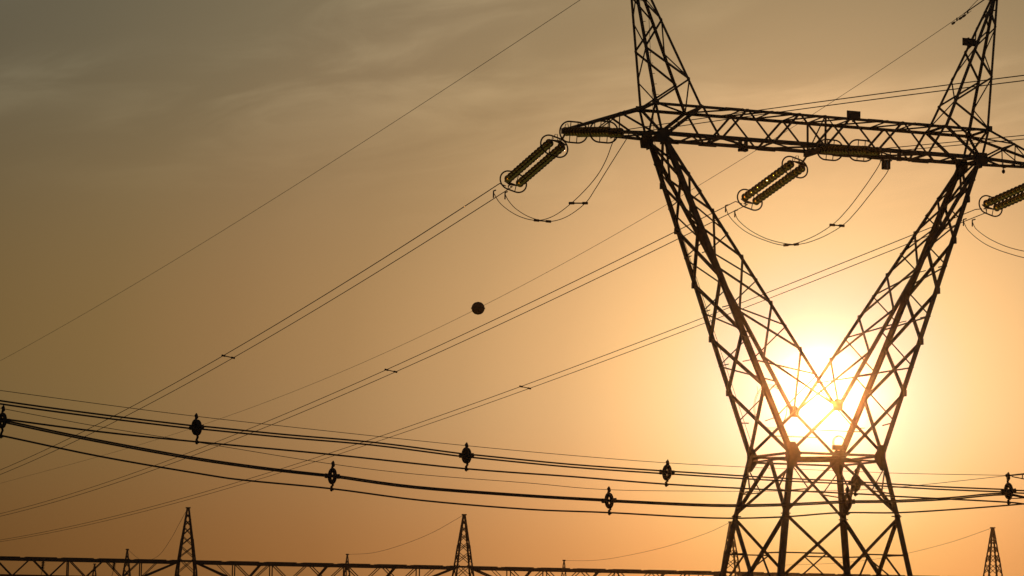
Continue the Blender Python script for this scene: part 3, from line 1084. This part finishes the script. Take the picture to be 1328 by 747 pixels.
# bracket and pole carrying the right end of both runs (the pole itself stands outside the frame)
Y = Yb(1308)
a0 = at(1306, 617, Y)
pole_x = at(1425, 617, Y)
root = empty('cable_bracket_pole', Vector((pole_x.x, pole_x.y, 0)), 'slim lattice bracket reaching in from the right edge to hold the cables', 'pole')
base_p = Vector((pole_x.x, pole_x.y, 0))
b = MB()
e1, e2 = at(1425, 604, Y), at(1425, 640, Y)
b.bar(a0, e1, .05, .055); b.bar(at(1312, 618, Y), e2, .03, .035)
for x in (1326, 1350, 1375, 1400):
    t = (x - 1312) / 113
    b.bar(lerp(a0, e1, (x - 1306) / 119), lerp(at(1312, 618, Y), e2, t), .03, .03, (1, 0, 0))
    b.bar(lerp(a0, e1, (x - 1306) / 119), lerp(at(1312, 618, Y), e2, min(1, t + .2)), .02, .02, (0, 1, 0))
b.lathe(a0 - UPV * .05, UPV, [(0, .02), (.02, .06), (.1, .06), (.12, .02)], 8)
b.tube([a0, at(1308.3, 624, Y)], .018, 5); b.tube([a0 - Vector((.04, 0, 0)), at(1306.5, 624, Y)], .010, 5)
b.bar(at(1311, 646.5, Y), at(1425, 642, Y), .03, .035)
b.build('bracket', M['dark'], root, base=base_p)
b = MB()
b.lathe(base_p - UPV * .3, UPV, [(0, .2), (3, .18), (9.5, .13)], 14)
b.build('pole', M['concrete'], root, base=base_p)

# ------------------------------------------------------------------ substation gantry row behind
GZ = at(243, 727.8, 268).z


def at_z(x, y, z):
    r = ray(x, y)
    s = (z - EYE) / r.z
    return CAM0 + r * s


gA, gB = at_z(0, 722.6, GZ), at_z(924, 741.9, GZ)
gd = Vector((gB.x - gA.x, gB.y - gA.y, 0)); gd.normalize()
gn = Vector((-gd.y, gd.x, 0))                       # away


def g_at(x):                                        # point of the front top chord under pixel column x
    r = ray(x, 735)
    n = Vector((gd.y, -gd.x, 0))
    s = (gA - CAM0).dot(n) / r.dot(n)
    q = CAM0 + r * s
    return Vector((q.x, q.y, GZ))


DEPTH = 1.75
BW = 1.5


def gz(p):
    return terrain(p.x, p.y)


def gantry_column(x, ytop, label):
    c = g_at(x) + gn * (BW / 2)
    r = ray(x, ytop)
    s = c.y / r.y
    ztop = (CAM0 + r * s).z
    zg = gz(c) - .2
    base = Vector((c.x, c.y, zg))
    root = empty('gantry_column', base, label, 'lattice mast', 'lattice masts of the near gantry row')
    def cp(sx, sy, z):
        if z > GZ - 1.0:
            t = (z - (GZ - 1.0)) / (ztop - GZ + 1.0)
            h, d_ = lerp(.98, .14, t), lerp(.9, .12, t)
        else:
            t = (GZ - 1.0 - z) / (GZ - 1.0 - zg)
            h, d_ = lerp(.98, 1.5, t), lerp(.9, 1.5, t)
        return Vector((c.x, c.y, 0)) + gd * (h * sx) + gn * (d_ * sy) + UPV * z
    for sx in (-1, 1):
        for sy in (-1, 1):
            b = MB()
            b.angle(cp(sx, sy, zg), cp(sx, sy, GZ - 1.0), .2, -gd * sx, -gn * sy, .03)
            b.angle(cp(sx, sy, GZ - 1.0), cp(sx, sy, ztop), .15, -gd * sx, -gn * sy, .025)
            zm = GZ + 2.2
            b.angle(cp(sx, sy, GZ - 1.5) + gd * .03 * sx, cp(sx, sy, zm) + gd * .03 * sx, .16, -gd * sx, -gn * sy, .03)
            b.build('column_leg', M['steel'], root, base=base)
    b = MB()
    zz = [ztop - .5, ztop - 1.15, ztop - 1.85, ztop - 2.75, ztop - 3.75, ztop - 4.9]
    z = zz[-1]
    while z > zg + 2:
        z -= 1.55
        zz.append(z)
    for za, zb_ in zip(zz, zz[1:]):
        for sy in (-1, 1):
            b.brace(cp(-1, sy, za), cp(1, sy, zb_), .07, gn * sy)
            b.brace(cp(1, sy, za), cp(-1, sy, zb_), .07, gn * sy)
        for sx in (-1, 1):
            b.brace(cp(sx, -1, za), cp(sx, 1, zb_), .07, gd * sx)
            b.brace(cp(sx, 1, za), cp(sx, -1, zb_), .07, gd * sx)
    b.box(Vector((c.x, c.y, ztop)), gd * .22, gn * .2, UPV * .06)
    b.build('lattice_bracing', M['steel'], root, base=base)
    return c, ztop


GC = [(-118, 651, 'lattice mast just outside the left edge'), (243, 658.5, 'pointed lattice mast at far left, the leftmost of the large ones'), (603, 667.5, 'pointed lattice mast between the two cable clamps in the middle'),
      (950.5, 677, 'pointed lattice mast half hidden behind the left pylon leg'), (1291.5, 684.5, 'pointed lattice mast at the lower right edge')]
cols = [gantry_column(*g_) for g_ in GC]


def gantry_beam(c0, c1, label):
    base = (c0 + c1) / 2
    root = empty('gantry_beam', Vector((base.x, base.y, GZ)), label, 'gantry beam', 'lattice beams linking the gantry masts')
    bs = Vector((base.x, base.y, GZ))
    A, B = c0 + gd * .95, c1 - gd * .95
    Ln = (B - A).length
    npan = 7
    def P_(i, lvl, sy):
        t = i / npan
        p = lerp(A, B, t) + gn * (BW / 2 * sy)
        hz = GZ if lvl else GZ - DEPTH
        if not lvl:
            e = min(i, npan - i)
            hz = GZ - (0.22 if e == 0 else DEPTH)
        p = Vector((p.x, p.y, hz))
        return p
    for sy in (-1, 1):
        for lvl in (0, 1):
            b = MB()
            for i in range(npan):
                b.angle(P_(i, lvl, sy), P_(i + 1, lvl, sy), .17 if lvl else .14, UPV * (-1 if lvl else 1), -gn * sy, .03)
            if lvl:
                for i in range(npan + 1):
                    q = P_(i, 1, sy)
                    b.box(q + UPV * .02 + gd * .9, gd * 1.5, gn * .056, UPV * .085)
                b.bar(P_(0, 1, sy) - UPV * .13, P_(npan, 1, sy) - UPV * .13, .10, .33)
            b.build('chord', M['steel'], root, base=bs)
    b = MB()
    for sy in (-1, 1):
        for i in range(npan):
            if 0 < i < npan - 1:
                m_ = lerp(P_(i, 0, sy), P_(i + 1, 0, sy), .5)
                b.brace(P_(i, 1, sy), m_, .10, gn * sy)
                b.brace(m_, P_(i + 1, 1, sy), .08, gn * sy)
        for i in range(1, npan):
            if i % 2 == 0 or i in (1, npan - 1):
                b.brace(P_(i, 1, sy), P_(i, 0, sy), .12, gn * sy)
        b.brace(lerp(P_(0, 1, sy), P_(1, 1, sy), .5), P_(1, 0, sy), .07, gn * sy)
        b.brace(lerp(P_(npan, 1, sy), P_(npan - 1, 1, sy), .5), P_(npan - 1, 0, sy), .07, gn * sy)
    for i in range(npan):
        for lvl in (0, 1):
            s_ = 1 if i % 2 else -1
            b.brace(P_(i, lvl, s_), P_(i + 1, lvl, -s_), .07, UPV)
    b.build('lattice_bracing', M['steel'], root, base=bs)
    return P_


for i, lab in enumerate(('lattice beam entering from the left edge to the first mast', 'lattice beam between the first and second large masts',
                         'lattice beam from the middle mast to the mast behind the pylon leg', 'lattice beam passing behind the pylon legs, mostly below the frame')):
    gantry_beam(cols[i][0], cols[i + 1][0], lab)


def hanging_insulator(x, y0, y1, label):
    p = g_at(x) + gn * .2
    top = CAM0 + ray(x, y0) * (p.y / ray(x, y0).y)
    bot = CAM0 + ray(x - 1.5, y1) * (p.y / ray(x - 1.5, y1).y)
    d = bot - top
    b = MB()
    prof = []
    n = 7
    for i in range(n):
        z0 = d.length * i / n
        q = d.length / n
        prof += [(z0, .08), (z0 + q * .3, .2), (z0 + q * .5, .21), (z0 + q * .6, .08)]
    b.lathe(top, d, prof, 10)
    b.tube([bot, bot + d.normalized() * 1.0 + Vector((-.12, 0, 0))], .025, 5)
    b.tube([top + UPV * .2, top], .05, 5)
    tag(b.build('post_insulator', M['dark'], None, base=top), label, 'insulator', 'dark insulators under the gantry beam')


hanging_insulator(56.5, 725, 738.5, 'stubby insulator under the gantry beam, nearest the left edge')
hanging_insulator(148.5, 728.5, 739.5, 'stubby insulator under the gantry beam left of the small far mast')
for x in (333, 420, 508, 685, 772, 858):
    # knee brackets below the beam where the dark slanted stubs show
    p = g_at(x) + gn * .3
    b = MB()
    q = p + UPV * -.25 + gd * .35
    b.bar(q, q + Vector((0, 0, -1.7)) - gd * 1.45, .24, .26, gn)
    b.box(q, gd * .3, gn * .2, UPV * .08)
    tag(b.build('strut_bracket', M['steel'], None, base=q), {333: 'slanted dark stub under the beam, first right of the left mast', 420: 'slanted dark stub under the beam left of the thin far mast',
        508: 'slanted dark stub under the beam, last before the middle mast', 685: 'slanted dark stub under the beam, first right of the middle mast',
        772: 'slanted dark stub under the beam right of the last thin far mast', 858: 'slanted dark stub under the beam nearest the pylon'}[x], 'bracket', 'slanted stubs under the gantry beam')

# thin masts of a second row, farther off
FM = [(122.8, 731.5, 'tiny far mast tip showing through the gantry beam'), (165.2, 712.5, 'thin far mast between the left edge and the first large mast'), (450.5, 719, 'thin far mast between the first two large masts'),
      (731.5, 726.8, 'thin far mast between the middle mast and the pylon'), (1012, 733, 'thin far mast behind the pylon body')]
fm_top = {}
for x, y, lab in FM:
    Y = 360 if x != 122.8 else 420
    top = at(x, y, Y)
    zg = gz(top) - .2
    base = Vector((top.x, top.y, zg))
    root = empty('far_mast', base, lab, 'lattice mast', 'thin masts of the far gantry row')
    b = MB()
    H = top.z - zg
    def mp_(sx, sy, z):
        w = lerp(.12, 1.3, min(1, (top.z - z) / 7.0)) if top.z - z < 7 else 1.3
        return Vector((top.x + sx * w * .75, top.y + sy * w * .75, z))
    for sx in (-1, 1):
        for sy in (-1, 1):
            b.angle(mp_(sx, sy, zg), mp_(sx, sy, top.z - 7), .16, Vector((-sx, 0, 0)), Vector((0, -sy, 0)), .03)
            b.angle(mp_(sx, sy, top.z - 7), mp_(sx, sy, top.z), .14, Vector((-sx, 0, 0)), Vector((0, -sy, 0)), .03)
    b.build('mast_legs' if False else 'mast_frame', M['steel'], root, base=base)
    b = MB()
    z = top.z - .6
    st = .9
    while z > zg + 1.5:
        z2 = z - st
        for sy in (-1, 1):
            b.brace(mp_(-1, sy, z), mp_(1, sy, z2), .07, Vector((0, sy, 0)))
            b.brace(mp_(1, sy, z), mp_(-1, sy, z2), .07, Vector((0, sy, 0)))
        z = z2; st = min(1.7, st * 1.15)
    b.box(top, (.2, 0, 0), (0, .2, 0), (0, 0, .08))
    b.build('lattice_bracing', M['steel'], root, base=base)
    fm_top[x] = top


def far_wire(a, c, via, label):
    """thin sagging wire from mast top a to mast top c, passing near the sight-line points via"""
    pts = [a]
    for (x, y, t) in via:
        Y = lerp(a.y, c.y, t)
        pts.append(at(x, y, Y))
    pts.append(c)
    b = MB(); b.tube(catmull(pts, 8), .02, 5)
    tag(b.build('shield_wire', M['cable'], None, base=a), label, 'power line', 'thin wires between the gantry masts')


ct = [Vector((c.x, c.y, z)) for c, z in cols]
far_wire(ct[1], fm_top[165.2], [(232, 680, .15), (221, 700, .35), (205, 721, .6), (185, 727, .8)], 'thin wire dropping steeply left from the first large mast')
far_wire(ct[2], fm_top[450.5], [(560, 691, .25), (520, 707, .5), (483, 717, .75)], 'thin wire from the middle mast down left to a thin far mast')
far_wire(ct[3], fm_top[731.5], [(915, 692, .2), (860, 710, .45), (800, 723, .7), (765, 727, .85)], 'thin wire curving from the mast behind the pylon leg to the left')
far_wire(ct[4], fm_top[1012], [(1230, 704, .2), (1160, 721, .45), (1090, 730, .7)], 'thin wire from the lower right mast fading behind the pylon')

# ------------------------------------------------------------------ haze: even, forward-scattering evening air
hz = MB()
hz.box((60, 290, 20), (520, 0, 0), (0, 320, 0), (0, 0, 34))
hm = bpy.data.materials.new('evening_air')
hm.use_nodes = True
ht = hm.node_tree
ht.nodes.clear()
pv = N(ht, 'ShaderNodeVolumePrincipled')
pv.inputs['Color'].default_value = (0.98, 0.74, 0.50, 1)
pv.inputs['Density'].default_value = 1.4e-4
pv.inputs['Anisotropy'].default_value = 0.991
ho = N(ht, 'ShaderNodeOutputMaterial')
ht.links.new(pv.outputs[0], ho.inputs['Volume'])
tag(hz.build('haze', hm), kind='stuff')
